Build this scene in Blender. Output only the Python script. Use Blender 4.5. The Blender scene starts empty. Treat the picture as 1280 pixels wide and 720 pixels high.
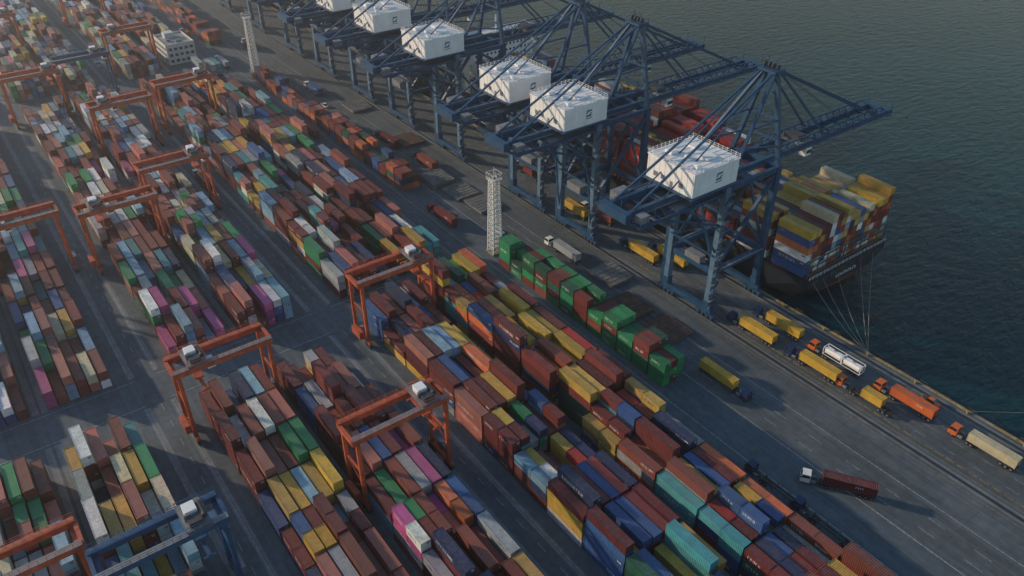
import bpy, math, random
import numpy as np
from mathutils import Vector
random.seed(7)
R=random.random
scene=bpy.context.scene
# ------------------------------------------------------------ helpers
def s2l(c):
    return tuple(((x/255)/12.92 if x/255<=0.04045 else (((x/255)+0.055)/1.055)**2.4) for x in c)
def newmat(name):
    m=bpy.data.materials.new(name); m.use_nodes=True
    nt=m.node_tree; b=nt.nodes['Principled BSDF']
    return m,nt,b
_mc={}
def paint(name,col,rough=0.55,metal=0.0,var=0.3,scale=0.6,spec=0.4):
    if name in _mc: return _mc[name]
    m,nt,b=newmat(name)
    geo=nt.nodes.new('ShaderNodeNewGeometry')
    n=nt.nodes.new('ShaderNodeTexNoise'); n.inputs['Scale'].default_value=scale; n.inputs['Detail'].default_value=6
    nt.links.new(geo.outputs['Position'],n.inputs['Vector'])
    mr=nt.nodes.new('ShaderNodeMapRange'); mr.inputs[1].default_value=0.3; mr.inputs[2].default_value=0.7
    mr.inputs[3].default_value=1-var; mr.inputs[4].default_value=1+var*0.4
    nt.links.new(n.outputs['Fac'],mr.inputs[0])
    mul=nt.nodes.new('ShaderNodeVectorMath'); mul.operation='SCALE'
    mul.inputs[0].default_value=col[:3]
    nt.links.new(mr.outputs[0],mul.inputs['Scale'])
    nt.links.new(mul.outputs[0],b.inputs['Base Color'])
    b.inputs['Roughness'].default_value=rough; b.inputs['Metallic'].default_value=metal
    b.inputs['Specular IOR Level'].default_value=spec
    _mc[name]=m
    return m
def container_material(name,col=None):
    if name in _mc: return _mc[name]
    m,nt,b=newmat(name); L=nt.links.new
    if col is None:
        at=nt.nodes.new('ShaderNodeAttribute'); at.attribute_name='Col'; src=at.outputs['Color']
    else:
        rgb=nt.nodes.new('ShaderNodeRGB'); rgb.outputs[0].default_value=(*col[:3],1); src=rgb.outputs[0]
    geo=nt.nodes.new('ShaderNodeNewGeometry')
    n=nt.nodes.new('ShaderNodeTexNoise'); n.inputs['Scale'].default_value=0.35; n.inputs['Detail'].default_value=8; n.inputs['Roughness'].default_value=0.65
    L(geo.outputs['Position'],n.inputs['Vector'])
    mr=nt.nodes.new('ShaderNodeMapRange'); mr.inputs[1].default_value=0.3; mr.inputs[2].default_value=0.7; mr.inputs[3].default_value=0.70; mr.inputs[4].default_value=1.12
    L(n.outputs['Fac'],mr.inputs[0])
    mul=nt.nodes.new('ShaderNodeVectorMath'); mul.operation='SCALE'; L(src,mul.inputs[0]); L(mr.outputs[0],mul.inputs['Scale'])
    n2=nt.nodes.new('ShaderNodeTexNoise'); n2.inputs['Scale'].default_value=1.3; n2.inputs['Detail'].default_value=6
    L(geo.outputs['Position'],n2.inputs['Vector'])
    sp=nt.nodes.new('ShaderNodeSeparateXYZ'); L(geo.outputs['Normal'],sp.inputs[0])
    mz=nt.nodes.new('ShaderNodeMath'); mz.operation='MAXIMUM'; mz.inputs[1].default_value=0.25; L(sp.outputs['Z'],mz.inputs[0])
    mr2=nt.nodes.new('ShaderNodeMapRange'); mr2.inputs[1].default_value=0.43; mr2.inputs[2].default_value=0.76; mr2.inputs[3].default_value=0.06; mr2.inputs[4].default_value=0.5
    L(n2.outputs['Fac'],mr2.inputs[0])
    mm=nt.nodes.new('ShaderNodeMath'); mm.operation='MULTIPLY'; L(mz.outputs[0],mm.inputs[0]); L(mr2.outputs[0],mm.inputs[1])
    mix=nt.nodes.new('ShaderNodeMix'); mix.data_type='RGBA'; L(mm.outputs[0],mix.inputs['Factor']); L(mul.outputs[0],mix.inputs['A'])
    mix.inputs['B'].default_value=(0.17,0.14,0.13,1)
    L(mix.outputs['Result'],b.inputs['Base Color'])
    tc=nt.nodes.new('ShaderNodeTexCoord'); s2=nt.nodes.new('ShaderNodeSeparateXYZ'); L(tc.outputs['Object'],s2.inputs[0])
    ml=nt.nodes.new('ShaderNodeMath'); ml.operation='MULTIPLY'; ml.inputs[1].default_value=2*math.pi/0.42; L(s2.outputs['X'],ml.inputs[0])
    sn=nt.nodes.new('ShaderNodeMath'); sn.operation='SINE'; L(ml.outputs[0],sn.inputs[0])
    bp=nt.nodes.new('ShaderNodeBump'); bp.inputs['Strength'].default_value=0.9; bp.inputs['Distance'].default_value=0.04
    L(sn.outputs[0],bp.inputs['Height']); L(bp.outputs[0],b.inputs['Normal'])
    b.inputs['Roughness'].default_value=0.55; b.inputs['Specular IOR Level'].default_value=0.4
    _mc[name]=m
    return m
BOXF=[(0,3,2,1),(4,5,6,7),(0,1,5,4),(1,2,6,5),(2,3,7,6),(3,0,4,7)]
class MB:
    def __init__(s): s.v=[];s.f=[];s.m=[];s.mats=[]
    def mi(s,mat):
        if mat not in s.mats: s.mats.append(mat)
        return s.mats.index(mat)
    def pts8(s,p,mat):
        n=len(s.v); s.v+= [tuple(q) for q in p]
        i=s.mi(mat)
        for f in BOXF: s.f.append(tuple(n+k for k in f)); s.m.append(i)
    def box(s,x0,x1,y0,y1,z0,z1,mat):
        s.pts8([(x0,y0,z0),(x1,y0,z0),(x1,y1,z0),(x0,y1,z0),(x0,y0,z1),(x1,y0,z1),(x1,y1,z1),(x0,y1,z1)],mat)
    def beam(s,p,q,w,h,mat,w2=None):
        p=Vector(p);q=Vector(q);d=(q-p).normalized()
        up=Vector((0,0,1)) if abs(d.z)<0.95 else Vector((1,0,0))
        sd=d.cross(up).normalized(); u=sd.cross(d).normalized()
        w2=w2 or 1.0
        P=[]
        for c,k in ((p,1.0),(q,w2)):
            P.append([c-sd*w/2*k-u*h/2*k,c+sd*w/2*k-u*h/2*k,c+sd*w/2*k+u*h/2*k,c-sd*w/2*k+u*h/2*k])
        s.pts8(P[0]+P[1],mat)
    def cyl(s,p,q,r,n,mat,r2=None):
        p=Vector(p);q=Vector(q);d=(q-p).normalized()
        up=Vector((0,0,1)) if abs(d.z)<0.95 else Vector((1,0,0))
        a=d.cross(up).normalized(); b=a.cross(d)
        r2=r if r2 is None else r2
        k=len(s.v); i=s.mi(mat)
        for c,rr in((p,r),(q,r2)):
            for j in range(n):
                t=2*math.pi*j/n; s.v.append(tuple(c+a*math.cos(t)*rr+b*math.sin(t)*rr))
        for j in range(n):
            s.f.append((k+j,k+(j+1)%n,k+n+(j+1)%n,k+n+j)); s.m.append(i)
        s.f.append(tuple(k+j for j in range(n))[::-1]); s.m.append(i)
        s.f.append(tuple(k+n+j for j in range(n))); s.m.append(i)
    def face(s,pts,mat):
        k=len(s.v); s.v+=[tuple(p) for p in pts]; s.f.append(tuple(range(k,k+len(pts)))); s.m.append(s.mi(mat))
    def mesh(s,name):
        me=bpy.data.meshes.new(name); me.from_pydata(s.v,[],s.f)
        for mt in s.mats: me.materials.append(mt)
        me.polygons.foreach_set('material_index',s.m); me.update()
        return me
    def obj(s,name,loc=(0,0,0),rz=0):
        return place(s.mesh(name),name,loc,rz)
def place(me,name,loc=(0,0,0),rz=0):
    o=bpy.data.objects.new(name,me); o.location=loc; o.rotation_euler=(0,0,rz)
    scene.collection.objects.link(o); return o
# ------------------------------------------------------------ camera, light
cam=bpy.data.objects.new('camera',bpy.data.cameras.new('camera')); scene.collection.objects.link(cam)
cam.location=(0,0,150); cam.rotation_euler=(math.radians(55.2),0,math.radians(53.65))
cam.data.lens=28.4; cam.data.sensor_width=36; cam.data.clip_end=9000; cam.data.clip_start=1
scene.camera=cam
w=bpy.data.worlds.new('World'); scene.world=w; w.use_nodes=True
nt=w.node_tree; bg=nt.nodes['Background']; sky=nt.nodes.new('ShaderNodeTexSky'); sky.sky_type='NISHITA'; sky.sun_disc=False
sunv=Vector((-0.84,-0.54,0)).normalized(); el=math.radians(17)
sky.sun_elevation=el; sky.sun_rotation=math.atan2(sunv.x,sunv.y)%(2*math.pi)
sky.air_density=1.5; sky.dust_density=0.3; sky.ozone_density=3.5
nt.links.new(sky.outputs[0],bg.inputs[0]); bg.inputs[1].default_value=0.15
sl=bpy.data.lights.new('sun','SUN'); sl.energy=4.4; sl.angle=math.radians(1.4); sl.color=(1,0.77,0.54)
so=bpy.data.objects.new('sun',sl); scene.collection.objects.link(so)
dirv=-Vector((sunv.x*math.cos(el),sunv.y*math.cos(el),math.sin(el)))
so.rotation_euler=dirv.to_track_quat('-Z','Y').to_euler()
scene.view_settings.view_transform='Standard'; scene.view_settings.look='None'; scene.view_settings.exposure=0
# thin haze: a real, homogeneous scattering layer over the yard
hm=bpy.data.materials.new('haze_air'); hm.use_nodes=True; hn=hm.node_tree
for n_ in list(hn.nodes):
    if n_.type!='OUTPUT_MATERIAL': hn.nodes.remove(n_)
vs=hn.nodes.new('ShaderNodeVolumeScatter'); vs.inputs['Density'].default_value=0.00024; vs.inputs['Anisotropy'].default_value=0.68; vs.inputs['Color'].default_value=(0.95,0.96,1,1)
hn.links.new(vs.outputs[0],hn.nodes['Material Output'].inputs['Volume'])
hb_=MB(); hb_.box(-1500,500,-500,194,-20,190,hm); hb_.obj('haze_air')
# ------------------------------------------------------------ ground materials
def ground_mat(name,c1,c2,streak=0.35,joints=None,rough=0.85):
    m,nt,b=newmat(name); L=nt.links.new
    geo=nt.nodes.new('ShaderNodeNewGeometry')
    n=nt.nodes.new('ShaderNodeTexNoise'); n.inputs['Scale'].default_value=0.035; n.inputs['Detail'].default_value=8; n.inputs['Roughness'].default_value=0.62
    L(geo.outputs['Position'],n.inputs['Vector'])
    cr=nt.nodes.new('ShaderNodeValToRGB'); cr.color_ramp.elements[0].position=0.38; cr.color_ramp.elements[1].position=0.64
    cr.color_ramp.elements[0].color=(*c1,1); cr.color_ramp.elements[1].color=(*c2,1); L(n.outputs['Fac'],cr.inputs[0])
    mp=nt.nodes.new('ShaderNodeMapping'); mp.inputs['Scale'].default_value=(0.012,0.75,1); L(geo.outputs['Position'],mp.inputs['Vector'])
    n2=nt.nodes.new('ShaderNodeTexNoise'); n2.inputs['Scale'].default_value=1.0; n2.inputs['Detail'].default_value=7; n2.inputs['Roughness'].default_value=0.7; L(mp.outputs[0],n2.inputs['Vector'])
    mr=nt.nodes.new('ShaderNodeMapRange'); mr.inputs[1].default_value=0.32; mr.inputs[2].default_value=0.68; mr.inputs[3].default_value=1-streak; mr.inputs[4].default_value=1+streak
    L(n2.outputs['Fac'],mr.inputs[0])
    sc=nt.nodes.new('ShaderNodeVectorMath'); sc.operation='SCALE'; L(cr.outputs[0],sc.inputs[0]); L(mr.outputs[0],sc.inputs['Scale'])
    n3=nt.nodes.new('ShaderNodeTexNoise'); n3.inputs['Scale'].default_value=0.4; n3.inputs['Detail'].default_value=10; n3.inputs['Roughness'].default_value=0.7; L(geo.outputs['Position'],n3.inputs['Vector'])
    mr3=nt.nodes.new('ShaderNodeMapRange'); mr3.inputs[1].default_value=0.3; mr3.inputs[2].default_value=0.65; mr3.inputs[3].default_value=0.66; mr3.inputs[4].default_value=1.18
    L(n3.outputs['Fac'],mr3.inputs[0])
    sc2=nt.nodes.new('ShaderNodeVectorMath'); sc2.operation='SCALE'; L(sc.outputs[0],sc2.inputs[0]); L(mr3.outputs[0],sc2.inputs['Scale'])
    out=sc2.outputs[0]
    if joints:
        br=nt.nodes.new('ShaderNodeTexBrick'); br.offset=0; br.inputs['Scale'].default_value=1.0; br.inputs['Brick Width'].default_value=joints[0]; br.inputs['Row Height'].default_value=joints[1]
        br.inputs['Mortar Size'].default_value=0.06; br.inputs['Color1'].default_value=(1,1,1,1); br.inputs['Color2'].default_value=(0.84,0.84,0.84,1); br.inputs['Mortar'].default_value=(0.6,0.6,0.6,1)
        L(geo.outputs['Position'],br.inputs['Vector'])
        mu=nt.nodes.new('ShaderNodeVectorMath'); mu.operation='MULTIPLY'; L(out,mu.inputs[0]); L(br.outputs['Color'],mu.inputs[1]); out=mu.outputs[0]
    L(out,b.inputs['Base Color']); b.inputs['Roughness'].default_value=rough
    bp=nt.nodes.new('ShaderNodeBump'); bp.inputs['Strength'].default_value=0.3; bp.inputs['Distance'].default_value=0.05; L(n3.outputs['Fac'],bp.inputs['Height']); L(bp.outputs[0],b.inputs['Normal'])
    return m
asphalt=ground_mat('asphalt',(0.056,0.078,0.096),(0.096,0.124,0.146),0.28)
roadm=ground_mat('road_asphalt',(0.064,0.090,0.110),(0.094,0.122,0.144),0.26)
apron=ground_mat('apron_concrete',(0.070,0.090,0.106),(0.108,0.130,0.145),0.32,joints=(12,6))
strip=ground_mat('runway_concrete',(0.13,0.152,0.168),(0.18,0.205,0.22),0.25)
def sheet(name,x0,x1,y0,y1,z,mat):
    b=MB(); b.face([(x0,y0,z),(x1,y0,z),(x1,y1,z),(x0,y1,z)],mat); return b.obj(name)
g=MB(); QE=192.0
g.face([(-4000,-4000,0),(2500,-4000,0),(2500,QE,0),(-4000,QE,0)],asphalt)
qw=paint('quay_wall_concrete',(0.16,0.15,0.13),0.85,var=0.5)
g.face([(-4000,QE,0),(2500,QE,0),(2500,QE,-14),(-4000,QE,-14)],qw)
g.obj('ground')
sheet('road',-900,400,119.8,141.5,0.008,roadm)
sheet('quay_apron_pavement',-900,400,141.5,QE-0.7,0.012,apron)
sheet('cross_road_pavement',-199.5,-187,-200,119.8,0.008,roadm)
sheet('cross_road_pavement',-441,-427,-200,119.8,0.008,roadm)
k=MB(); kc=paint('quay_kerb_paint',(0.34,0.25,0.11),0.7,var=0.55,scale=1.2)
kk=paint('quay_kerb_concrete',(0.26,0.24,0.20),0.8,var=0.4)
x=-900
while x<200:
    k.box(x,x+5.9,QE-0.7,QE+0.02,0.0,0.30,kc if int(x/6)%3 else kk); x+=6
k.obj('quay_kerb')
rub=paint('rubber',(0.02,0.02,0.022),0.8); steel_dk=paint('dark_steel',(0.05,0.05,0.055),0.6)
fd=MB()
x=-895
while x<150:
    fd.cyl((x,QE,-2.2),(x,QE+1.6,-2.2),0.9,10,rub); fd.box(x-1.2,x+1.2,QE+1.6,QE+1.95,-4.2,-0.3,steel_dk); x+=14
fd.obj('quay_fenders')
# water
m,nt,b=newmat('sea_water'); L=nt.links.new
geo=nt.nodes.new('ShaderNodeNewGeometry')
b.inputs['Roughness'].default_value=0.12; b.inputs['IOR'].default_value=1.33; b.inputs['Specular IOR Level'].default_value=0.17
b.inputs['Specular Tint'].default_value=(0.45,0.85,1.0,1)
n=nt.nodes.new('ShaderNodeTexNoise'); n.inputs['Scale'].default_value=0.30; n.inputs['Detail'].default_value=10; n.inputs['Roughness'].default_value=0.64
mp=nt.nodes.new('ShaderNodeMapping'); mp.inputs['Rotation'].default_value=(0,0,0.5); mp.inputs['Scale'].default_value=(1,0.45,1)
L(geo.outputs['Position'],mp.inputs[0]); L(mp.outputs[0],n.inputs['Vector'])
bp=nt.nodes.new('ShaderNodeBump'); bp.inputs['Strength'].default_value=0.8; bp.inputs['Distance'].default_value=1.2
L(n.outputs['Fac'],bp.inputs['Height']); L(bp.outputs[0],b.inputs['Normal'])
n4=nt.nodes.new('ShaderNodeTexNoise'); n4.inputs['Scale'].default_value=0.008; n4.inputs['Detail'].default_value=5; L(geo.outputs['Position'],n4.inputs['Vector'])
cr=nt.nodes.new('ShaderNodeValToRGB'); cr.color_ramp.elements[0].color=(0.0,0.026,0.040,1); cr.color_ramp.elements[1].color=(0.0,0.040,0.056,1)
cr.color_ramp.elements[0].position=.35; cr.color_ramp.elements[1].position=.65
L(n4.outputs['Fac'],cr.inputs[0]); L(cr.outputs[0],b.inputs['Base Color'])
wm=m
b2=MB(); b2.face([(-5000,QE-30,-3),(3000,QE-30,-3),(3000,6000,-3),(-5000,6000,-3)],wm); b2.obj('sea_water')
# ------------------------------------------------------------ painted markings
white=paint('white_marking',(0.34,0.37,0.39),0.8,var=0.7,scale=1.5)
yellow=paint('yellow_marking',(0.25,0.20,0.09),0.8,var=0.7,scale=1.5)
railm=paint('rail_steel',(0.05,0.045,0.04),0.5,metal=0.5)
mk=MB()
def line(x0,x1,y,wd,mat,z=0.02,dash=None):
    if dash is None:
        mk.face([(x0,y-wd/2,z),(x1,y-wd/2,z),(x1,y+wd/2,z),(x0,y+wd/2,z)],mat)
    else:
        x=x0
        while x<x1:
            mk.face([(x,y-wd/2,z),(min(x+dash[0],x1),y-wd/2,z),(min(x+dash[0],x1),y+wd/2,z),(x,y+wd/2,z)],mat); x+=dash[0]+dash[1]
line(-900,300,121.5,0.22,white); line(-900,300,126,0.18,white,dash=(4,6)); line(-900,300,130.5,0.22,white)
line(-900,300,142.0,0.28,white); line(-900,300,146,0.18,white,dash=(4,7)); line(-900,300,150.2,0.18,white,dash=(4,7)); line(-900,300,154.6,0.22,white)
line(-900,300,164.6,0.25,yellow); line(-900,300,169.4,0.25,yellow)
for yy in(173.8,178,182.2): line(-900,300,yy,0.15,white,dash=(3,5))
line(-900,300,186.6,0.25,yellow)
line(-900,300,167,0.7,railm,z=0.024); line(-900,300,189,0.7,railm,z=0.024)
for yy in(167,189):
    line(-900,300,yy-1.0,0.5,strip,z=0.02); line(-900,300,yy+1.0,0.5,strip,z=0.02)
for xx in (-199.3,-187.2,-440.5,-427.5):
    for seg in((-60,-31),(-31,16),(22,70),(76,119.8)):
        mk.face([(xx-0.1,seg[0],0.02),(xx+0.1,seg[0],0.02),(xx+0.1,seg[1],0.02),(xx-0.1,seg[1],0.02)],white)
for y0 in (66,12,-41.5):
    for yy in(y0+3,y0+7.3,y0+10.2):
        for(xa,xb)in((-690,-443),(-424,-201),(-186,60)): line(xa,xb,yy,0.16,white,dash=(3,5) if yy<y0+9 else None)
mk.obj('road_markings')
bar=MB(); bm=paint('yellow_barrier',(0.36,0.25,0.08),0.6); bm2=paint('cable_guard_paint',(0.20,0.165,0.09),0.7,var=.5)
x=-160
while x<60:
    bar.box(x,x+2.4,171.0,171.18,0.012,0.22,bm2); x+=2.9
bar.obj('cable_guard_barrier')
# ------------------------------------------------------------ containers
C={ 'maroon':(118,44,42),'brown':(136,66,52),'dkred':(98,30,36),'yellow':(206,166,58),'blue':(36,86,146),'navy':(27,50,92),'teal':(60,150,158),
    'ltblue':(126,170,198),'grey':(166,173,177),'white':(226,227,224),'green':(22,140,86),'dkgreen':(24,92,72),'orange':(208,104,50),'magenta':(194,78,144),
    'salmon':(176,104,92),'cream':(202,190,156),'red':(180,44,38)}
CL={k:s2l(v) for k,v in C.items()}
P_near=[('maroon',25),('brown',12),('dkred',10),('yellow',21),('blue',11),('navy',9),('teal',3),('ltblue',4),('grey',4),('green',4),('dkgreen',2),('orange',5),('white',6),('salmon',3),('red',3)]
P_mid=[('maroon',26),('brown',15),('dkred',8),('yellow',9),('blue',8),('navy',6),('teal',5),('ltblue',5),('grey',6),('green',7),('orange',2),('magenta',3),('white',6),('salmon',11)]
P_left_haze=[('maroon',19),('brown',13),('salmon',17),('grey',9),('white',11),('cream',9),('yellow',5),('green',9),('blue',7),('ltblue',7),('teal',3),('magenta',3),('navy',3)]  # left and far blocks: pale pastel mix, haze put into the container colours
P_green=[('green',60),('dkgreen',12),('maroon',22),('brown',6)]
P_row=[('orange',14),('maroon',24),('brown',22),('blue',14),('dkgreen',8),('salmon',10),('navy',8)]
P_ship=[('maroon',20),('yellow',8),('white',22),('orange',19),('blue',12),('red',12),('grey',10),('teal',3),('brown',14),('navy',4)]
def pick(p):
    t=sum(a[1] for a in p)*R()
    for n_,w_ in p:
        t-=w_
        if t<0: return n_
    return p[0][0]
W=2.44
FT=np.array(BOXF)
_t={}
def tmpl(L_,H_,detail):
    key=(L_,H_,detail)
    if key in _t: return _t[key]
    B=[]
    if detail==0:
        B=[(0.03,L_-0.03,0.02,W-0.02,0.0,H_-0.02)]
    else:
        B.append((0.06,L_-0.06,0.06,W-0.06,0.12,H_-0.09))
        for xa in((0,.18),(L_-.18,L_)):
            for ya in((0,.17),(W-.17,W)): B.append((*xa,*ya,0.0,H_))
        for ya in((0.004,.11),(W-.11,W-.004)):
            B.append((.18,L_-.18,*ya,H_-.16,H_-.004))
            B.append((.18,L_-.18,*ya,.03,.19))
        for xa in((0.004,.12),(L_-.12,L_-.004)): B.append((*xa,.17,W-.17,H_-.16,H_-.004))
        if detail==2:
            for yy in(.55,.95,1.45,1.85): B.append((L_-.06,L_-.005,yy,yy+.05,.15,H_-.2))
            for zz in(.7,1.3,1.9): B.append((L_-.06,L_-.02,.25,W-.25,zz,zz+.05))
    V=[]
    for (x0,x1,y0,y1,z0,z1) in B:
        V+=[(x0,y0,z0),(x1,y0,z0),(x1,y1,z0),(x0,y1,z0),(x0,y0,z1),(x1,y0,z1),(x1,y1,z1),(x0,y1,z1)]
    V=np.array(V,dtype=np.float32); F=np.concatenate([FT+8*i for i in range(len(B))])
    _t[key]=(V,F); return _t[key]
GL=['Lrtmb','Lrt','LRtm','LRb','Ltm','LRtb','LRm','Ltmb','Lb']
def lettering(x,y,z,s,n_,sign=-1):
    out=[]
    for i in range(n_):
        g_=random.choice(GL); x0=x+i*s*0.85; w_=s*0.6; t=s*0.17
        def q(a,b,c,d): out.append([(a,y,c),(b,y,c),(b,y,d),(a,y,d)])
        if 'L' in g_: q(x0,x0+t,z,z+s)
        if 'R' in g_: q(x0+w_-t,x0+w_,z,z+s)
        if 't' in g_: q(x0+t,x0+w_-t,z+s-t,z+s)
        if 'm' in g_: q(x0+t,x0+w_-t,z+s/2-t/2,z+s/2+t/2)
        if 'b' in g_: q(x0+t,x0+w_-t,z,z+t)
    return out
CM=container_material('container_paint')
def build_containers(name,boxes,detail,origin):
    Vs=[];Fs=[];Cs=[];n0=0
    ox,oy,oz=origin
    for (x,y,z,L_,H_,cn,lab) in boxes:
        V,F=tmpl(L_,H_,detail)
        Vs.append(V+np.array((x-ox,y-oy,z-oz),dtype=np.float32)); Fs.append(F+n0); n0+=len(V)
        c=CL[cn]; f=0.70+0.52*R(); gq=0.02+0.18*R(); av=sum(c)/3
        c=[min(1,(a*(1-gq)+av*gq)*f*(0.93+0.14*R())) for a in c]
        Cs.append(np.tile(np.array((*c,1),dtype=np.float32),(len(V),1)))
        if lab:
            lc=(0.6,0.61,0.60,1) if cn not in('yellow','white','grey','cream','ltblue') else (0.05,0.07,0.14,1)
            Q=[]
            r=R()
            if L_>10:
                if r<.25: Q+=lettering(x+1.2+R()*2,y+0.05,z+0.85,0.95,random.choice((6,8,9)))
                elif r<.6: Q+=lettering(x+7.6,y+0.05,z+1.2,0.75,5)
                else: Q+=lettering(x+0.9,y+0.05,z+1.6,0.5,4)
                if R()<.6:
                    Q+=[[(x+L_-1.9,y+.05,z+1.7),(x+L_-.7,y+.05,z+1.7),(x+L_-.7,y+.05,z+2.1),(x+L_-1.9,y+.05,z+2.1)]]
            else: Q+=lettering(x+0.9,y+0.05,z+0.9,0.8,5)
            for a in range(2):
                yy=y+1.45; zz=z+H_-.6-a*.35
                Q.append([(x+L_+.002,yy,zz),(x+L_+.002,yy+.7,zz),(x+L_+.002,yy+.7,zz+.17),(x+L_+.002,yy,zz+.17)])
            q=np.array(Q,dtype=np.float32).reshape(-1,3)-np.array(origin,dtype=np.float32)
            Vs.append(q); Fs.append(np.arange(len(q)).reshape(-1,4)+n0); n0+=len(q)
            Cs.append(np.tile(np.array(lc,dtype=np.float32),(len(q),1)))
    V=np.concatenate(Vs);F=np.concatenate(Fs).astype(np.int32);Cc=np.concatenate(Cs)
    me=bpy.data.meshes.new(name); me.vertices.add(len(V)); me.vertices.foreach_set('co',V.ravel())
    me.loops.add(F.size); me.loops.foreach_set('vertex_index',F.ravel())
    me.polygons.add(len(F)); me.polygons.foreach_set('loop_start',np.arange(0,F.size,4,dtype=np.int32))
    a=me.color_attributes.new('Col','FLOAT_COLOR','POINT'); a.data.foreach_set('color',Cc.ravel())
    me.materials.append(CM); me.update(calc_edges=True)
    me.shade_flat()
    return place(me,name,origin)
RP=2.76; BP=12.86
def block(xs,xe,y0,pal,base,detail,rows=6,labels=False,holes=0.055):
    nb=int((xe-xs)/BP); lev=base
    for b_ in range(nb):
        bx=xe-(b_+1)*BP+0.4
        lev=max(base-1,min(base,lev+random.choice((-1,0,0,0,1,1))))
        boxes=[]; prev=pick(pal); twenty=R()<0.16
        dy=random.uniform(-.09,.09)
        for r_ in range(rows):
            hh=max(1,min(6,lev+random.choice((-1,-1,0,0,0,0,0,1))))
            if R()<holes: hh=random.choice((0,1,2))
            if b_ in(0,nb-1): hh=max(1,hh-random.choice((0,0,1)))
            z=0.02
            for t in range(hh):
                if R()>0.4: prev=pick(pal)
                H_=2.9 if R()<0.35 else 2.59
                lab=labels and (R()<0.4)
                jx=random.uniform(-.14,.14); jy=random.uniform(-.07,.07)
                if twenty:
                    boxes.append((bx+jx,y0+r_*RP+dy+jy,z,6.06,H_,prev,lab))
                    if R()<.5: prev=pick(pal)
                    boxes.append((bx+6.13+jx,y0+r_*RP+dy+jy,z,6.06,H_,prev,lab))
                else: boxes.append((bx+jx,y0+r_*RP+dy+jy,z,12.19,H_,prev,lab))
                z+=H_+0.02
        if boxes: build_containers('shipping_container_stack',boxes,detail,(bx,y0,0))
YS=[(101.6,P_near),(80.2,P_near),(48.0,P_mid),(27.2,P_mid),(-5.6,P_left_haze),(-26.6,P_left_haze)]
for i,(y0,pal) in enumerate(YS):
    block(-187 if i<2 else -184.5, 20 if i<2 else -20, y0, pal, 5 if i==0 else 4, 2, labels=True)
    block(-424,-201,y0,P_mid if i<2 else P_left_haze,4 if i<3 else 3,1 ,labels=(i<4))
    block(-478-200 if i==0 else -690,-482 if i==0 else -443,y0,P_left_haze,3,0)
for y0 in(-59.1,-80.1):
    block(-184,-60,y0,P_left_haze,4,0); block(-424,-201,y0,P_left_haze,4,0); block(-690,-443,y0,P_left_haze,4,0)
block(-900,-705,101.6,P_left_haze,3,0); block(-900,-705,80.2,P_left_haze,3,0); block(-900,-705,48,P_left_haze,3,0)
def row20(xs,xe,y0,pal,hmin,hmax,detail):
    x=xs; 
    while x<xe:
        boxes=[]
        for k_ in range(2):
            h=random.randint(hmin,hmax)
            for r_ in range(3):
                z=0.02
                for t in range(max(1,h-(1 if R()<.2 else 0))):
                    boxes.append((x+k_*6.5,y0+r_*2.5,z,6.06,2.59,pick(pal),R()<.4 and detail==2)); z+=2.6
        build_containers('shipping_container_stack',boxes,detail,(x,y0,0)); x+=13.0
row20(-188,-116,132.9,P_green,3,4,2)
row20(-408,-263,132.6,P_row,2,3,1)
row20(-640,-480,132.6,P_row,2,3,0)
for y0 in (-31.2,22.4,76,-84.7):
    for yy in (y0,y0+22.3,y0+24.6,y0+46.9):
        for (xa,xb) in((-690,-443),(-424,-201),(-186,60)):
            sheet('gantry_runway_pavement',xa,xb,yy-0.8,yy+0.8,0.016,strip)
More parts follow.
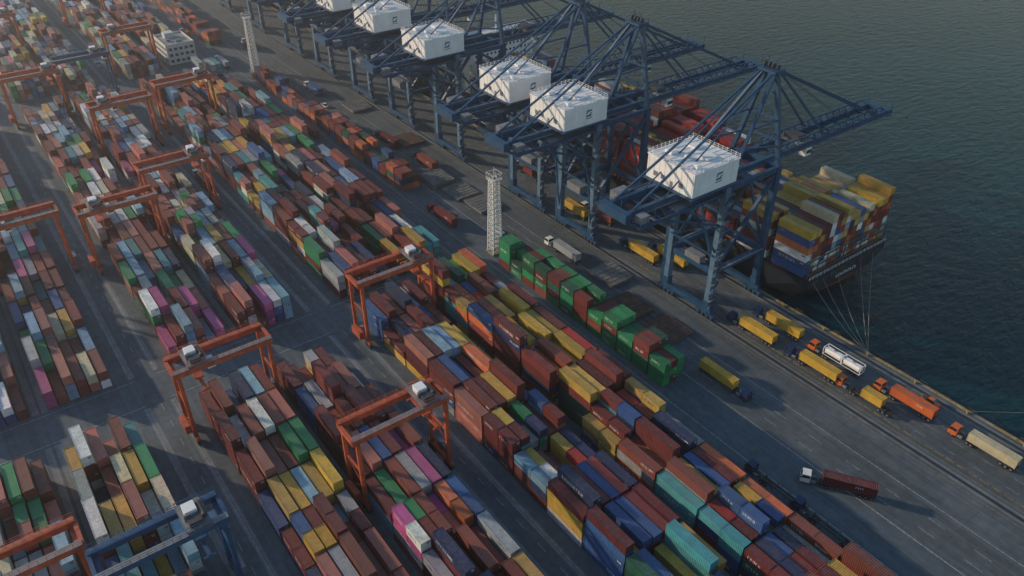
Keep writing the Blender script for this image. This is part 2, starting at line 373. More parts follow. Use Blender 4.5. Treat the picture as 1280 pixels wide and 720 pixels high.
# ------------------------------------------------------------ RTG crane
org=paint('orange_crane_paint',s2l((186,90,58)),0.5,var=0.4)
blu=paint('blue_crane_paint',s2l((38,80,118)),0.5,var=0.3)
whp=paint('white_panel_paint',(0.83,0.83,0.83),0.5,var=0.10,scale=0.3)
gryp=paint('grey_steel',(0.20,0.21,0.23),0.5,var=0.3)
glass=paint('dark_glass',(0.02,0.03,0.04),0.1,spec=0.8)
def rtg(col,ty,sp):
    b=MB(); S=22.6; Z=21.5
    for y in(0,S):
        b.box(-5.5,5.5,y-.45,y+.45,1.7,2.7,col)
        for x in(-4.6,-3.0,3.0,4.6): b.cyl((x,y-.4,.85),(x,y+.4,.85),.85,12,rub)
        for x in(-3.8,3.8):
            b.box(x-1.5,x+1.5,y-.3,y+.3,1.0,1.7,steel_dk)
            b.beam((x,y,2.7),(x*0.98,y,Z),.9,0.75,col)
        b.beam((-3.8,y,2.9),(3.8,y,8.0),.25,.25,col); b.beam((-3.8,y,Z-.2),(3.8,y,Z-.2),.8,.9,col)
        b.beam((-3.8,y,12.5),(3.8,y,12.5),.4,.4,col); b.beam((3.8,y,8.2),(-3.8,y,12.4),.22,.22,col)
        for dy in(-.3,.3): b.beam((4.6,y+dy,2.7),(4.6,y+dy,Z),.06,.06,col)
        for i in range(36): b.beam((4.6,y-.3,3+i*.5),(4.6,y+.3,3+i*.5),.05,.05,col)
    for x in(-3.4,3.4):
        b.box(x-.45,x+.45,-1.2,S+1.2,Z-.2,Z+1.4,col)
        b.box(x-.75,x+.75,-1.0,S+1.0,Z+1.5,Z+1.56,gryp if x>0 else col)
        sx=.72 if x>0 else -.72
        for i in range(17):
            y=-1+i*(S+2)/16; b.beam((x+sx,y,Z+1.5),(x+sx,y,Z+2.6),.07,.07,col)
        b.beam((x+sx,-1,Z+2.6),(x+sx,S+1,Z+2.6),.07,.07,col); b.beam((x+sx,-1,Z+2.0),(x+sx,S+1,Z+2.0),.06,.06,col)
    for y in(-.9,S+.9): b.beam((-3.4,y,Z+.6),(3.4,y,Z+.6),.8,1.2,col)
    b.box(-2.6,2.4,-1.9,-.5,2.6,5.0,col); b.box(-2.2,2.0,S+.5,S+1.7,2.6,4.6,gryp)
    b.box(-3.9,3.9,ty-2.4,ty+2.4,Z+1.7,Z+2.1,gryp)
    b.box(-2.2,.4,ty-1.4,ty+1.0,Z+2.1,Z+3.7,whp); b.box(1.2,3.2,ty-1.4,ty+1.2,Z+2.1,Z+3.2,steel_dk); b.box(.6,1.0,ty-1.8,ty-.6,Z+2.1,Z+3.6,gryp)
    b.cyl((-1.8,ty+1.7,Z+2.8),(2.2,ty+1.7,Z+2.8),.6,12,steel_dk)
    for x in(-3.8,3.8):
        b.beam((x,ty-2.4,Z+3.1),(x,ty+2.4,Z+3.1),.08,.08,col)
        for y in(-2.4,0,2.4): b.beam((x,ty+y,Z+2.1),(x,ty+y,Z+3.1),.08,.08,col)
    for y in(ty-2.4,ty+2.4): b.beam((-3.8,y,Z+3.1),(3.8,y,Z+3.1),.08,.08,col)
    b.box(-1.2,1.2,ty+2.6,ty+4.6,Z-2.6,Z-.4,whp); b.box(-1.22,1.22,ty+3.0,ty+4.62,Z-1.9,Z-.9,glass)
    b.box(-6.0,6.0,ty-.4,ty+.4,sp,sp+.5,col); b.box(-1.6,1.6,ty-1.1,ty+1.1,sp+.5,sp+1.1,col)
    for x in(-6,6): b.box(x-.2,x+.2,ty-1.2,ty+1.2,sp-.05,sp+.4,col)
    for x in(-1.4,1.4):
        for y in(-.9,.9): b.beam((x,ty+y,sp+1.1),(x*1.2,ty+y*1.4,Z+1.8),.06,.06,steel_dk)
    return b.mesh('rubber_tyred_gantry_crane')
meshA=rtg(org,19,17.2); meshB=rtg(org,5,16.8); meshC=rtg(blu,18,17)
for (x,y,me) in ((-178,76,meshA),(-124.5,47,meshA),(-169.5,22.6,meshB),(-121,-6.4,meshC),(-131,-31,meshB),
    (-285.5,47,meshA),(-265,22.6,meshB),(-272,-6.4,meshB),(-355,47,meshB),(-365,76,meshA),(-412,22.6,meshA),(-455,76,meshB),(-424,47,meshC),(-520,22.6,meshA),(-560,76,meshB),(-500,-6.4,meshA),(-330,-31,meshA)):
    place(me,'rubber_tyred_gantry_crane',(x,y,0.02))
# ------------------------------------------------------------ STS crane
stb=paint('ship_crane_blue',s2l((34,74,108)),0.5,var=0.35)
stg=paint('ship_crane_grey',s2l((86,116,142)),0.5,var=0.25)
logo=paint('teal_logo',(0.01,0.14,0.26),0.5)
def sts(ty,variant):
    b=MB(); yl,yw=0.0,22.0; hx=8.5; Zb=44.5; AP=71.5; c=stb
    for y in(yl,yw):
        b.box(-10.5,10.5,y-.7,y+.7,2.2,3.9,c)
        for x in(-8.2,8.2):
            b.box(x-3.6,x+3.6,y-.45,y+.45,1.2,1.75,c)
            for q in(-2.6,-.9,.9,2.6):
                b.cyl((x+q,y-.35,.5),(x+q,y+.35,.5),.48,10,steel_dk); b.box(x+q-.5,x+q+.5,y-.5,y+.5,.7,1.2,c)
            b.box(x-.8,x+.8,y-.6,y+.6,1.75,2.2,c)
        for x in(-hx,hx):
            b.beam((x,y,3.9),(x,y,Zb+.5),1.9,1.7,stg if y==yl else c)
            b.box(x-1.15,x+1.15,y-1.0,y+1.0,3.9,6.2,c)
        b.beam((-hx,y,16.5),(hx,y,16.5),1.2,1.9,c); b.beam((-hx,y,Zb-.6),(hx,y,Zb-.6),1.4,2.2,c)
        b.beam((-hx,y,17.5),(0,y,Zb-8),.7,.7,c); b.beam((hx,y,17.5),(0,y,Zb-8),.7,.7,c)
        b.beam((-hx,y,Zb-8),(hx,y,Zb-8),.8,.8,c)
    for x in(-hx,hx):
        b.beam((x,yl,16.5),(x,yw,16.5),1.1,1.9,c); b.beam((x,yl,Zb-.4),(x,yw,Zb-.4),1.1,1.6,c)
        b.beam((x,yl,17),(x,yw,Zb-2),1.0,1.0,c)
        b.beam((x,yw,17.5),(x,(yl+yw)/2,31),.7,.7,c)
        b.beam((x,yl-.4,4),(x,yl-3.5,Zb-14),.35,.35,c) if variant else None
        sx=1 if x>0 else -1
        b.beam((x,yw,Zb),(sx*1.8,yw+.5,AP),1.25,1.25,c); b.beam((x,yl,Zb),(sx*2.0,yw-.8,AP-1),.9,.9,c)
        b.beam((x*.8,yw+.1,Zb+6),(x*.62,yl+7.9,Zb+8.3),.45,.45,c)
        b.beam((sx*5.2,yw+.25,58),(sx*5.2,yl+10.5,57.8),.45,.45,c)
        b.box(x-.05+sx*.8,x+sx*1.5+.05,yl+1,yw-1,17.45,17.52,gryp)
        for i in range(9):
            yy=yl+1+i*(yw-2-yl)/8; b.beam((x+sx*1.5,yy,17.5),(x+sx*1.5,yy,18.6),.06,.06,c)
        b.beam((x+sx*1.5,yl+1,18.6),(x+sx*1.5,yw-1,18.6),.07,.07,c)
    for z in(52,58,65): 
        t=(z-Zb)/(AP-Zb); q=hx+(1.8-hx)*t; b.beam((-q,yw+.5*t,z),(q,yw+.5*t,z),.5,.5,c)
        t2=(z+5-Zb)/(AP-Zb); q2=hx+(1.8-hx)*t2; b.beam((-q,yw+.5*t,z),(q2,yw+.5*t2,z+5),.28,.28,c)
    b.box(-3.2,3.2,yw-2.2,yw+2.2,AP-.4,AP+.2,c)
    for x in(-2.2,-.7,.7,2.2): b.cyl((x-.15,yw,AP+1),(x+.15,yw,AP+1),.8,12,steel_dk)
    for x in(-3.1,3.1):
        for yy in(yw-2.1,yw+2.1): b.beam((x,yy,AP),(x,yy,AP+1.4),.1,.1,c)
        b.beam((x,yw-2.1,AP+1.4),(x,yw+2.1,AP+1.4),.1,.1,c)
    b.beam((-1.5,yw,AP+.2),(-1.5,yw,AP+3.5),.25,.25,c); b.beam((1.5,yw,AP+.2),(1.5,yw,AP+3),.2,.2,c); b.beam((-1.5,yw,AP+2.6),(1.5,yw,AP+2.6),.2,.2,c)
    y0,y1=-34,85
    for x in(-3.6,3.6):
        sx=1 if x>0 else -1
        b.box(x-.6,x+.6,y0,yw+3.6,Zb-1.2,Zb+1.1,c); b.box(x-.55,x+.55,yw+4.2,y1,Zb-1.1,Zb+.9,c)
        b.beam((x,yw+6,Zb+3.0),(x,y1-5,Zb+3.0),.4,.4,c)
        n_=16
        for i in range(n_):
            ya=yw+6+i*(y1-5-yw-6)/n_; yb=yw+6+(i+1)*(y1-5-yw-6)/n_
            b.beam((x,ya,Zb+3),(x,(ya+yb)/2,Zb+.9),.22,.22,c); b.beam((x,(ya+yb)/2,Zb+.9),(x,yb,Zb+3),.22,.22,c)
        b.box(x+sx*.6-(.0 if sx>0 else .9),x+sx*.6+(.9 if sx>0 else 0),y0,y1,Zb-.3,Zb-.24,gryp)
        for i in range(40):
            yy=y0+i*(y1-y0)/39; b.beam((x+sx*1.45,yy,Zb-.3),(x+sx*1.45,yy,Zb+.9),.07,.07,c)
        b.beam((x+sx*1.45,y0,Zb+.9),(x+sx*1.45,y1,Zb+.9),.08,.08,c); b.beam((x+sx*1.45,y0,Zb+.3),(x+sx*1.45,y1,Zb+.3),.06,.06,c)
    for i in range(18):
        yy=y0+1+i*(y1-y0-2)/17
        if abs(yy-ty)<3: continue
        b.beam((-3.6,yy,Zb-.1),(3.6,yy,Zb-.1),.5,.6,c)
    for i in range(9):
        ya=yw+6+i*6; b.beam((-3.6,ya,Zb+1),(3.6,ya+6,Zb+1),.2,.2,c)
    b.box(-4.6,4.6,y1-1.5,y1+.6,Zb-1.2,Zb+1.2,c); b.box(-5.2,5.2,y0-1.2,y0+.8,Zb-1.3,Zb+1.4,c)
    for x in(-4.4,4.4): b.beam((x,y1,Zb+1),(x,y1,Zb+4),.2,.2,c)
    b.beam((-4.4,y1,Zb+4),(4.4,y1,Zb+4),.2,.2,c)
    for sx in(-1,1):
        for (yy,zz,t) in((y1-8,Zb+1.2,.6),(yw+28,Zb+1.2,.55),(-31,Zb+1.2,.55)):
            b.beam((sx*2.0,yw+(.8 if yy>yw else -.8),AP),(sx*3.6,yy,zz),t,t,c)
        b.beam((sx*2.0,yw-.8,AP),(sx*3.6,-20,Zb+1.0),.3,.3,c)
        b.beam((sx*.7,yw+.8,AP+.6),(sx*1.0,y1-20,Zb+1),.12,.12,steel_dk)
    for yy in(-33,-29,-25,-19.5): 
        b.beam((-8.5,yy,Zb-1.6),(8.5,yy,Zb-1.6),.55,.7,c)
    for x in(-8.5,8.5):
        b.beam((x,-33,Zb-1.6),(x,0,Zb-1.6),.7,.9,c)
        b.beam((x,-25,Zb-1.8),(x,0,Zb-12),.6,.6,c)
        b.beam((x,-13,Zb-1.8),(x,0,Zb-22),.5,.5,c)
        for i in range(7): b.beam((x,-33+i*2.4,Zb-1.2),(x,-33+i*2.4,Zb+.1),.07,.07,c)
        b.beam((x,-33,Zb+.1),(x,-18,Zb+.1),.08,.08,c)
    for zz_ in(Zb-12,Zb-22):
        b.beam((-8.5,-1.2,zz_),(8.5,-1.2,zz_),.5,.5,c)
    b.beam((-8.5,-1.2,Zb-22),(8.5,-1.2,Zb-12),.3,.3,c)
    for x in(-5,5):
        b.beam((x,-19,Zb-1.8),(x,-19,Zb-6.5),.3,.3,c)
    b.box(-6,6,-20.5,-17.5,Zb-6.7,Zb-6.5,gryp); b.box(-3,1,-20,-18,Zb-6.5,Zb-4.6,c)
    b.box(-8.4,8.4,-19,3,Zb-1.45,Zb-1.35,gryp)
    for x in(-6,-1,4): b.beam((x,-33,Zb-1.4),(x+2,-25,Zb-1.4),.25,.25,c)
    b.box(-7.8,-4.8,-29,-24,Zb-1.2,Zb+1.6,gryp); b.box(5.2,7.8,-32,-29,Zb-1.2,Zb+.8,gryp)
    for (xa,ya,h_) in((-8,-32,3),(7.6,-27,2.4),(0,-32,2.6)): b.beam((xa,ya,Zb-1),(xa,ya,Zb+h_),.2,.2,c)
    # machinery house
    ha,hb,hz0,hz1=-14.5,3.2,Zb+1.3,Zb+8.2
    b.box(-8.7,8.7,ha,hb,hz0,hz1,whp)
    b.box(-8.9,8.9,ha-.2,hb+.2,hz1,hz1+.25,whp)
    for i in range(9):
        x=-8.2+i*2.05; b.box(x-.06,x+.06,ha-.06,ha,hz0,hz1,whp)
        b.box(x-.1,x+.1,ha,hb,hz1+.25,hz1+.36,whp)
    for i in range(10):
        y=ha+.6+i*1.83; b.box(8.7,8.76,y-.06,y+.06,hz0,hz1,whp)
    b.box(-9.5,9.5,ha-1.0,hb+1.0,hz0-.35,hz0-.05,c)
    for (xa,xb,ya,yb,h_) in((-6,-3.5,-11,-8.5,1.0),(2,5,-6,-2,.6),(-5,-2,-3,0,.5),(5.5,7,-12,-10.5,1.1),(-.5,.8,-9,-8,.7)): b.box(xa,xb,ya,yb,hz1+.36,hz1+.36+h_,whp)
    for i in range(12):
        x=-8.7+i*17.4/11
        for y in(ha,hb): b.beam((x,y,hz1),(x,y,hz1+1.6),.1,.1,whp)
    for i in range(12):
        y=ha+i*(hb-ha)/11
        for x in(-8.7,8.7): b.beam((x,y,hz1),(x,y,hz1+1.6),.1,.1,whp)
    for zz in(.8,1.35):
        for y in(ha,hb): b.beam((-8.7,y,hz1+zz),(8.7,y,hz1+zz),.07,.07,whp)
        for x in(-8.7,8.7): b.beam((x,ha,hz1+zz),(x,hb,hz1+zz),.07,.07,whp)
    zc=(hz0+hz1)/2+.3; yc=-4.5
    b.box(8.76,8.80,yc-.9,yc+1.2,zc+.7,zc+1.2,logo); b.box(8.76,8.80,yc-1.2,yc+.9,zc-.9,zc-.4,logo)
    b.pts8([(8.76,yc-1.2,zc+.1),(8.80,yc-1.2,zc+.1),(8.80,yc-.7,zc+.1),(8.76,yc-.7,zc+.1),(8.76,yc-.9,zc+.7),(8.80,yc-.9,zc+.7),(8.80,yc-.4,zc+.7),(8.76,yc-.4,zc+.7)],logo)
    b.pts8([(8.76,yc+.4,zc-.4),(8.80,yc+.4,zc-.4),(8.80,yc+.9,zc-.4),(8.76,yc+.9,zc-.4),(8.76,yc+.7,zc+.2),(8.80,yc+.7,zc+.2),(8.80,yc+1.2,zc+.2),(8.76,yc+1.2,zc+.2)],logo)
    for i in range(6): b.box(8.76,8.79,yc-1.2+i*.42,yc-.93+i*.42,zc-1.7,zc-1.3,gryp)
    for x in(-6,-3.2,3.5): b.box(x,x+1.5,ha-.1,ha-.06,hz0+1.4,hz0+2.8,gryp)
    b.box(.4,1.3,ha-.1,ha-.06,hz0,hz0+2.1,gryp)
    b.box(-4.2,4.2,ty-3,ty+3,Zb+1.1,Zb+1.6,gryp); b.box(-2.6,2.6,ty-2,ty+2,Zb+1.6,Zb+3,steel_dk)
    b.box(.8,3.2,ty+2.8,ty+5.6,Zb-4.6,Zb-1.8,whp); b.box(.78,3.22,ty+3.3,ty+5.62,Zb-3.9,Zb-2.7,glass)
    sp=28 if variant else 33
    b.box(-6.1,6.1,ty-.4,ty+.4,sp,sp+.5,bm); b.box(-1.7,1.7,ty-1.1,ty+1.1,sp+.5,sp+1.2,bm)
    for x in(-6,6): b.box(x-.2,x+.2,ty-1.2,ty+1.2,sp-.05,sp+.45,bm)
    for x in(-1.5,1.5):
        for y in(-1,1): b.beam((x,ty+y,sp+1.2),(x*1.2,ty+y*1.5,Zb+1.2),.07,.07,steel_dk)
    zz=4; sgn=1
    while zz<Zb-3:
        b.beam((hx+1.5,-1.6*sgn+0,zz),(hx+1.5,1.6*sgn,zz+3.0),.5,.1,c); b.box(hx+1.0,hx+1.9,-1.8,1.8,zz+2.95,zz+3.0,gryp); b.beam((hx+1.75,-1.6*sgn,zz+1),(hx+1.75,1.6*sgn,zz+4.0),.06,.06,c)
        zz+=3.0; sgn=-sgn
    b.box(-hx-2.3,-hx-.9,-.8,.8,4,Zb-2,c)
    b.cyl((-hx-1.6,yw-.3,9),(-hx-1.6,yw+.3,9),2.4,18,c,)
    b.box(-3.5,3.5,yl-1.9,yl+1.9,17.5,20.2,gryp) if variant else b.box(-2,4,yl-1.2,yl+1.5,17.5,19.6,gryp)
    return b.mesh('ship_to_shore_crane')
SM=[sts(40,0),sts(34,1),sts(52,0)]
for i,x in enumerate((-134.5,-188.5,-217.5,-271.5,-312,-350,-392,-432,-485,-540,-590)):
    place(SM[i%3],'ship_to_shore_crane',(x,167,0.02))
# ------------------------------------------------------------ light masts
mw=paint('mast_white',(0.68,0.69,0.70),0.5,var=0.15)
def mast():
    b=MB(); N=14; H_=28.0; qa,qb=1.8,1.25
    def q(z): t=z/H_; return qa+(qb-qa)*t
    cs=[(-1,-1),(1,-1),(1,1),(-1,1)]
    b.box(-2.4,2.4,-2.4,2.4,0,.5,kk)
    for (a,c) in cs: b.beam((a*qa,c*qa,.4),(a*qb,c*qb,H_),.36,.36,mw)
    for i in range(N):
        z0=.6+i*(H_-.6)/N; z1=.6+(i+1)*(H_-.6)/N
        for j in range(4):
            a=cs[j];c=cs[(j+1)%4]
            p0=(a[0]*q(z0),a[1]*q(z0),z0);p1=(c[0]*q(z1),c[1]*q(z1),z1);p2=(c[0]*q(z0),c[1]*q(z0),z0);p3=(a[0]*q(z1),a[1]*q(z1),z1)
            b.beam(p0,p1,.17,.17,mw); b.beam(p2,p3,.17,.17,mw); b.beam(p3,p1,.2,.2,mw)
    b.box(-1.9,1.9,-1.9,1.9,H_,H_+.25,mw)
    for (a,c) in cs: b.beam((a*1.85,c*1.85,H_),(a*1.85,c*1.85,H_+2.4),.13,.13,mw)
    for z in(H_+1.1,H_+2.4):
        for j in range(4):
            a=cs[j];c=cs[(j+1)%4]; b.beam((a[0]*1.85,a[1]*1.85,z),(c[0]*1.85,c[1]*1.85,z),.12,.12,mw)
    for j in range(4):
        a=cs[j];c=cs[(j+1)%4]
        for k_ in range(3):
            t=.2+.3*k_; p=[a[0]*(1-t)+c[0]*t,a[1]*(1-t)+c[1]*t]
            b.box(p[0]*2.1-.25,p[0]*2.1+.25,p[1]*2.1-.25,p[1]*2.1+.25,H_+1.4,H_+2.0,gryp)
    b.beam((0,0,H_),(0,0,H_+4.5),.12,.12,mw)
    return b.mesh('lattice_light_mast')
mm_=mast()
for p in((-195.3,136.4),(-416,138),(-640,138)): place(mm_,'lattice_light_mast',(p[0],p[1],0.01))
# ------------------------------------------------------------ trucks
def wheel(b,x,y,r=.52): 
    b.cyl((x,y-.14,r),(x,y+.14,r),r,14,rub); b.cyl((x,y-.155,r),(x,y+.155,r),r*.5,10,gryp)
def truck(loc,rz,load,col,cabcol,lab=False,two=False):
    b=MB(); fr=steel_dk
    for y in(-.5,.5): b.box(-.2,12.4,y-.12,y+.12,.95,1.3,fr)
    for x in(0.1,3.5,7,10.5,12.1): b.box(x-.15,x+.15,-1.2,1.2,1.1,1.42,fr)
    for x in(8.9,10.2,11.5):
        for y in(-1.0,1.0): wheel(b,x,y)
    for y in(-.9,.9): b.box(3.0,3.15,y-.08,y+.08,.1,1.0,fr)
    cb=paint('cab_'+cabcol,CL[cabcol],.4,var=.1)
    b.box(-4.6,1.6,-.45,.45,.7,1.0,fr)
    for x in(-3.7,.3,1.3):
        for y in(-1.0,1.0): wheel(b,x,y)
    x0,x1=-4.9,-2.6
    b.pts8([(x0,-1.2,.6),(x1,-1.2,.6),(x1,1.2,.6),(x0,1.2,.6),(x0+.05,-1.2,1.9),(x1,-1.2,1.9),(x1,1.2,1.9),(x0+.05,1.2,1.9)],cb)
    b.pts8([(x0+.05,-1.18,1.9),(x1,-1.18,1.9),(x1,1.18,1.9),(x0+.05,1.18,1.9),(x0+.4,-1.08,2.8),(x1-.05,-1.08,2.8),(x1-.05,1.08,2.8),(x0+.4,1.08,2.8)],glass)
    b.box(x0+.35,x1,-1.12,1.12,2.8,3.0,cb)
    for y in(-1.1,1.1):
        b.beam((x0+.08,y,1.9),(x0+.42,y,2.8),.1,.1,cb); b.beam((x1-.08,y,1.9),(x1-.08,y,2.8),.16,.16,cb); b.box(x0-.1,x0+.1,y*1.25-.12,y*1.25+.12,2.0,2.5,fr)
    b.box(x0-.12,x0,-1.2,1.2,.45,.85,fr); b.box(-2.4,-1.2,-1.1,-.6,.7,1.3,gryp); b.box(-2.4,-1.2,.6,1.1,.7,1.3,gryp); b.cyl((-2.4,.9,1.3),(-2.4,.9,3.2),.09,8,gryp)
    if load=='tank':
        for xs_ in(.1,6.15):
            for x in(xs_,xs_+5.9):
                for y in(-1.15,1.15): b.beam((x,y,1.42),(x,y,4.0),.14,.14,whp)
                b.beam((x,-1.15,3.95),(x,1.15,3.95),.14,.14,whp); b.beam((x,-1.15,1.5),(x,1.15,1.5),.14,.14,whp)
            for y in(-1.15,1.15): b.beam((xs_,y,3.95),(xs_+5.9,y,3.95),.12,.12,whp); b.beam((xs_,y,1.5),(xs_+5.9,y,1.5),.12,.12,whp)
            b.cyl((xs_+.5,0,2.7),(xs_+5.4,0,2.7),1.1,20,whp); b.cyl((xs_+.15,0,2.7),(xs_+.5,0,2.7),.6,20,whp,1.1); b.cyl((xs_+5.4,0,2.7),(xs_+5.75,0,2.7),1.1,20,whp,.6)
            b.box(xs_+2.6,xs_+3.4,-.3,.3,3.75,4.0,gryp)
    elif load:
        L_=12.19 if load==40 else 6.06
        off=0 if load==40 else 3.2
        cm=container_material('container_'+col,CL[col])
        V,F=tmpl(L_,2.59,2)
        n=len(b.v); b.v+=[(float(v[0]+off),float(v[1]-W/2),float(v[2]+1.42)) for v in V]; i=b.mi(cm)
        for f in F: b.f.append(tuple(int(a)+n for a in f)); b.m.append(i)
        lm=mw
        if col not in('yellow','grey','white','cream'):
            for q in lettering(off+7.4,-W/2+.05,1.42+1.3,.6,4 if L_>10 else 0): b.face(q,lm)
    return b.obj('container_truck',(loc[0],loc[1],0.02),rz)
tr=[(-116.0,171.9,0,40,'yellow','navy'),(-113,180.4,0,40,'yellow','navy'),(-95,172.9,0,40,'yellow','navy'),(-92.5,180.4,0,'tank','white','orange'),
(-78.5,173.4,0,20,'yellow','orange'),(-71,180.4,0,40,'orange','orange'),(-49.5,180.6,0,40,'cream','orange'),
(-184,154.3,0,40,'grey','white'),(-229,133.6,0,40,'maroon','dkred'),(-272,152,0,40,'brown','navy'),(-300,150,0,40,'dkred','navy'),
(-168,175,0,40,'yellow','navy'),(-160,181,0,40,'yellow','navy'),(-205,176,0,40,'yellow','navy'),(-240,181,0,20,'maroon','white'),(-196,181,0,40,'brown','white'),
(-330,127,0,40,'maroon','white'),(-375,150,0,40,'blue','white'),(-440,127,0,40,'grey','white'),(-460,150,0,40,'maroon','white'),(-500,127,0,20,'red','white')]
for (x,y,rz,ld,c_,cc) in tr: truck((x,y),rz,ld,c_,cc)
truck((-97.3,147.4),math.pi,40,'yellow','navy')
truck((-63.0,138.6),math.radians(33),40,'dkred','white')
for (x,y) in((-72,128.4),(-58,128.2)): truck((x,y),0,None,'grey','navy')
truck((-310,72),0,40,'maroon','white')
# ------------------------------------------------------------ small cars
def pickup(loc,rz,col):
    b=MB(); c=paint('car_'+col,CL[col],.3,var=.08)
    b.pts8([(-2.5,-.9,.4),(2.5,-.9,.4),(2.5,.9,.4),(-2.5,.9,.4),(-2.5,-.88,1.05),(2.4,-.85,.95),(2.4,.85,.95),(-2.5,.88,1.05)],c)
    b.pts8([(-.9,-.82,1.02),(1.4,-.82,1.0),(1.4,.82,1.0),(-.9,.82,1.02),(-.7,-.7,1.65),(.7,-.7,1.65),(.7,.7,1.65),(-.7,.7,1.65)],glass)
    b.box(-.72,.72,-.72,.72,1.65,1.72,c); b.box(-2.4,-1.0,-.7,.7,1.06,1.1,steel_dk)
    for x in(-1.6,1.6):
        for y in(-.85,.85): b.cyl((x,y-.1,.36),(x,y+.1,.36),.36,12,rub)
    b.obj('pickup_car',(loc[0],loc[1],.02),rz)
for l,rz,c_ in(((-63,186.5),0,'orange'),((-205,145),0,'white'),((-350,146),0,'white'),((-395,144),.5,'maroon'),((-445,128),.2,'navy')): pickup(l,rz,c_)
# ------------------------------------------------------------ hatch covers on apron
hc=paint('hatch_cover_steel',(0.17,0.18,0.18),0.7,var=0.45,scale=.5); hr=paint('hatch_cover_rust',(0.13,0.075,0.06),0.75,var=0.5,scale=.5)
def hatch(x,y,m_,n_=1):
    b=MB()
    for k_ in range(n_):
        z=.3+k_*1.1
        b.box(-6,6,-5,5,z,z+.8,m_)
        for i in range(7): b.box(-6+i*1.95,-5.8+i*1.95,-5.05,5.05,z+.8,z+.92,m_)
        for i in range(5): b.box(-6.05,6.05,-4.9+i*2.4,-4.75+i*2.4,z+.93,z+1.0,m_)
        for xx in(-5,5):
            for yy in(-4,4): b.box(xx-.3,xx+.3,yy-.3,yy+.3,z-.3,z,steel_dk)
    b.obj('ship_hatch_cover',(x,y,0.02))
hatch(-252,148,hc,2);hatch(-238.5,150.5,hc,1);hatch(-225,152,hc,1);hatch(-128,152,hr,1);hatch(-143,151,hr,1);hatch(-292,158,hr,1);hatch(-160,158.5,hc,1);hatch(-340,158,hc,1)
x=-640
while x<60:
    b=MB(); b.cyl((0,0,0),(0,0,.7),.3,12,bm); b.cyl((0,0,.7),(0,0,.95),.5,12,bm,.42); b.obj('mooring_bollard',(x,190.75,.012)); x+=15
def rope(p,q,sag,r=.09,n_=14):
    b=MB(); p=Vector(p);q=Vector(q); pr=p
    for i in range(1,n_+1):
        t=i/n_; c_=p.lerp(q,t); c_.z-=sag*4*t*(1-t); b.cyl(pr,c_,r,6,ropem); pr=c_
    b.obj('mooring_rope')
ropem=paint('rope_fibre',(0.26,0.25,0.22),.9)
for (y,z) in((201,5.7),(206,5.7),(213,5.8),(226,5.8),(233,5.8)): rope((-112.8,y,z),(-85.0,190.75,.8),1.6)
rope((-55,190.75,.8),(-8,262,-3.1),1.0)
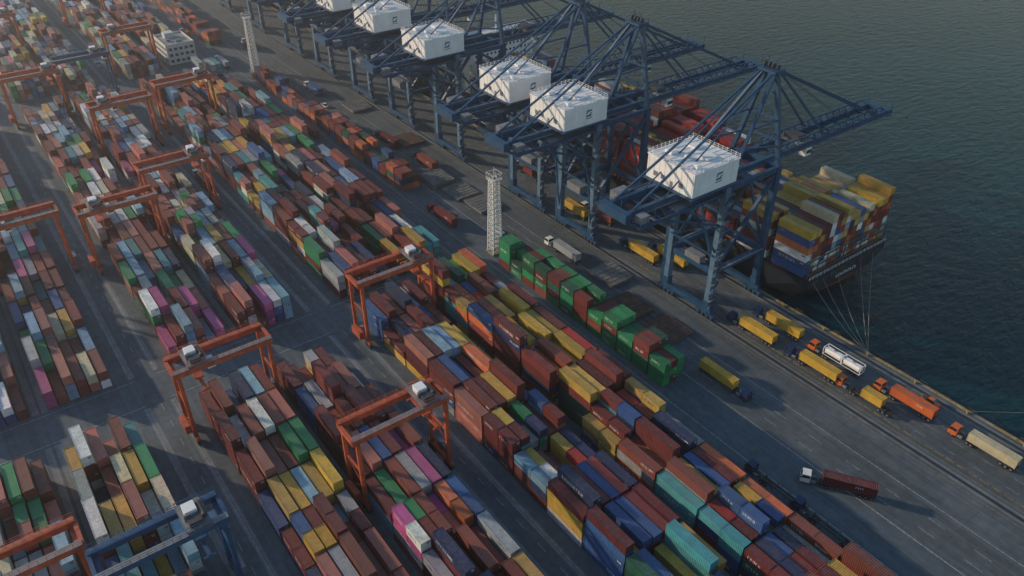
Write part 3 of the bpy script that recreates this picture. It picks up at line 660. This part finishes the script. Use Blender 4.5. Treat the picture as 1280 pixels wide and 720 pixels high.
# ------------------------------------------------------------ ship
hull=paint('ship_hull_navy',(0.020,0.026,0.038),.45,var=.35,scale=.2); boot=paint('ship_hull_red',(0.20,0.03,0.02),.6,var=.4)
deckm=paint('ship_deck_rust',(0.13,0.05,0.035),.7,var=.4); lash=paint('lashing_bridge_steel',(0.13,0.10,0.09),.6,var=.3)
def ship(xstern,Ln,bays,seed,name='container_ship'):
    random.seed(seed)
    b=MB(); yc=218.3; hb=21.8; dz=8.0
    st=[(0,20.5,14,4,.6),(5,21.5,18,8,-2.5),(16,21.8,20.5,13,-8),(40,21.8,21.6,18,-13),(Ln*.5,21.8,21.8,20,-13),(Ln-70,21.8,21.6,18,-13),(Ln-40,20.5,16,10,-13),(Ln-18,14.5,7.5,3.5,-12),(Ln-4,6,1.5,.8,-10),(Ln+4,.4,.2,.1,-6)]
    rings=[]
    for (d,h1,h2,h3,zl) in st:
        X=xstern-d; zw=max(-2.2,zl+1.0); zf=dz+(3.5 if d>Ln-40 else 0)
        zm=zw+.7
        rings.append([(X,yc-h1,zf),(X,yc-h1*.99,dz-3),(X,yc-(h2*.9+h1*.1),zm),(X,yc-h2,zw),(X,yc-h3,zl),(X,yc+h3,zl),(X,yc+h2,zw),(X,yc+(h2*.9+h1*.1),zm),(X,yc+h1*.99,dz-3),(X,yc+h1,zf)])
    for a,c_ in zip(rings[:-1],rings[1:]):
        for j in range(9):
            b.face([a[j],c_[j],c_[j+1],a[j+1]],boot if 3<=j<=5 else hull)
    r0=rings[0]
    b.face([r0[0],r0[1],r0[8],r0[9]],hull); b.face([r0[1],r0[2],r0[7],r0[8]],hull); b.face([r0[2],r0[3],r0[6],r0[7]],hull); b.face([r0[3],r0[4],r0[5],r0[6]],boot)
    for a,c_ in zip(rings[:-1],rings[1:]): b.face([(a[0][0],a[0][1],a[0][2]-.9),(a[9][0],a[9][1],a[9][2]-.9),(c_[9][0],c_[9][1],c_[9][2]-.9),(c_[0][0],c_[0][1],c_[0][2]-.9)],deckm)
    for i in range(8):
        y=yc-19+i*4.9; b.box(xstern-.02,xstern+.06,y,y+3.3,dz-2.8,dz-1.0,steel_dk)  # mooring deck openings as flat panels, their shade put into the dark colour
    for i in range(9):
        y=yc-5.5+i*1.25; zt=dz-3.4
        b.box(xstern+.05,xstern+.1,y,y+.2,zt-1.1,zt,whp); b.box(xstern+.05,xstern+.1,y+.2,y+.8,zt-.2 if i%2 else zt-.7,zt if i%2 else zt-.5,whp); b.box(xstern+.05,xstern+.1,y+.2,y+.8,zt-1.1,zt-.95,whp)
    for i in range(22):
        y=yc-20.3+i*40.6/21; b.beam((xstern-.2,y,dz-.8),(xstern-.2,y,dz+1.0),.1,.1,whp)
    for z in(.3,1.0): b.beam((xstern-.2,yc-20.3,dz+z),(xstern-.2,yc+20.3,dz+z),.08,.08,whp)
    for yy in np.linspace(-20.3,20.3,10): b.beam((xstern-1.2,yc+yy,dz-.8),(xstern-1.2,yc+yy,dz+6.4),.3,.3,lash)
    for z in(1.2,3.8,6.4): b.beam((xstern-1.2,yc-20.3,dz+z),(xstern-1.2,yc+20.3,dz+z),.5,.22,lash)
    x=xstern-2.2
    for bi,(kind,tiers,pal,toppal) in enumerate(bays):
        if kind=='acc':
            b.box(x-13.5,x-1,yc-17,yc+17,dz-.9,dz+22,whp)
            for f_ in range(8):
                for wy in range(15): b.box(x-1,x-.93,yc-16+wy*2.15,yc-15+wy*2.15,dz+1+f_*2.7,dz+2+f_*2.7,glass)
            b.box(x-12,x-1.5,yc-21.5,yc+21.5,dz+22,dz+25,whp); b.box(x-11.5,x-1.44,yc-21,yc+21,dz+23.1,dz+24.3,glass)
            b.box(x-12.5,x-1.2,yc-21.7,yc+21.7,dz+25,dz+25.3,whp); b.beam((x-7,yc,dz+25),(x-7,yc,dz+33),.6,.6,whp); b.beam((x-7,yc-3,dz+30),(x-7,yc+3,dz+30),.3,.3,whp)
            x-=16; continue
        if kind=='fun':
            b.box(x-13,x-1,yc-9,yc+9,dz-.9,dz+12,whp); b.box(x-11,x-3,yc-4,yc+4,dz+12,dz+22,hull); 
            for yy in(-2,0,2): b.cyl((x-7,yc+yy,dz+22),(x-7,yc+yy,dz+24.5),.6,10,steel_dk)
            x-=16; continue
        b.box(x-12.4,x,yc-20.5,yc+20.5,dz-.9,dz+.5,deckm)
        if bi>0:
            for yy in np.linspace(-20.8,20.8,10):
                b.beam((x+.75,yc+yy,dz-.8),(x+.75,yc+yy,dz+8.5),.3,.3,lash)
            for z in(3.4,6.1,8.6): b.beam((x+.75,yc-20.8,dz+z),(x+.75,yc+20.8,dz+z),.6,.22,lash)
        boxes=[]
        lv=tiers
        for r_ in range(17):
            if r_%4==0: lv=tiers+random.choice((-1,0,0))
            tt=max(1,lv+random.choice((-1,0,0,0,0,0))); z=dz+.55; prev=pick(pal)
            for t in range(tt):
                if R()>.12: prev=pick(pal)
                cc=pick(toppal) if (t>=tt-1 and toppal) else prev
                boxes.append((x-12.3,yc-21.35+r_*2.52,z,12.19,2.59,cc,R()<.5 and r_==0)); z+=2.64
        build_containers('ship_container_stack',boxes,1,(x-12.3,yc-21.2,0))
        x-=14.3
    b.obj(name)
PY=[('yellow',11),('maroon',1),('cream',4),('blue',1),('white',1),('orange',2)]
RD=[('red',6),('maroon',6),('white',1),('brown',2)]
c40=lambda t,p=P_ship,tp=None:('c',t,p,tp)
ship(-112.5,300,[c40(7,P_ship,PY),c40(6,P_ship,PY),c40(3),c40(4),c40(6,P_ship,RD),c40(7,RD,RD),c40(8,RD,RD),('fun',0,0,0),c40(4),c40(5),c40(3),c40(5),c40(6),('acc',0,0,0),c40(5),c40(5),c40(4)],3)
ship(-440,280,[c40(5),c40(5),c40(4),('fun',0,0,0),c40(5),c40(5),c40(4),c40(5),('acc',0,0,0),c40(5),c40(4),c40(4)],5)
# ------------------------------------------------------------ office building
b=MB(); wl=paint('building_white',(0.6,0.61,0.6),.7,var=.15); rf=paint('building_roof',(0.32,0.33,0.33),.8,var=.3)
X0,X1,Y0,Y1=-474,-452,104,119
b.box(X0,X1,Y0,Y1,0,10,wl); b.box(X0+.4,X1-.4,Y0+.4,Y1-.4,10,10.05,rf)
for a in((X0-.1,X1+.1,Y0-.1,Y0+.3),(X0-.1,X1+.1,Y1-.3,Y1+.1),(X0-.1,X0+.3,Y0+.3,Y1-.3),(X1-.3,X1+.1,Y0+.3,Y1-.3)): b.box(*a,10.06,10.9,wl)
for f_ in range(3):
    for i in range(8): b.box(X0+1.2+i*2.6,X0+2.8+i*2.6,Y0-.05,Y0+.002,1.2+f_*3.1,2.7+f_*3.1,glass)
    for i in range(5): b.box(X1-.002,X1+.05,Y0+1.2+i*2.8,Y0+2.9+i*2.8,1.2+f_*3.1,2.7+f_*3.1,glass)
b.box(X0+3,X0+8,Y0+4,Y0+9,10.06,12.8,wl); b.box(X0+12,X0+14,Y0+3,Y0+5,10.06,11.2,gryp); b.box(X0+16,X0+18,Y0+7,Y0+10,10.06,11.4,gryp)
b.box(X1+.05,X1+1.4,Y0+6,Y0+9,2.9,3.1,wl)
b.obj('office_building')
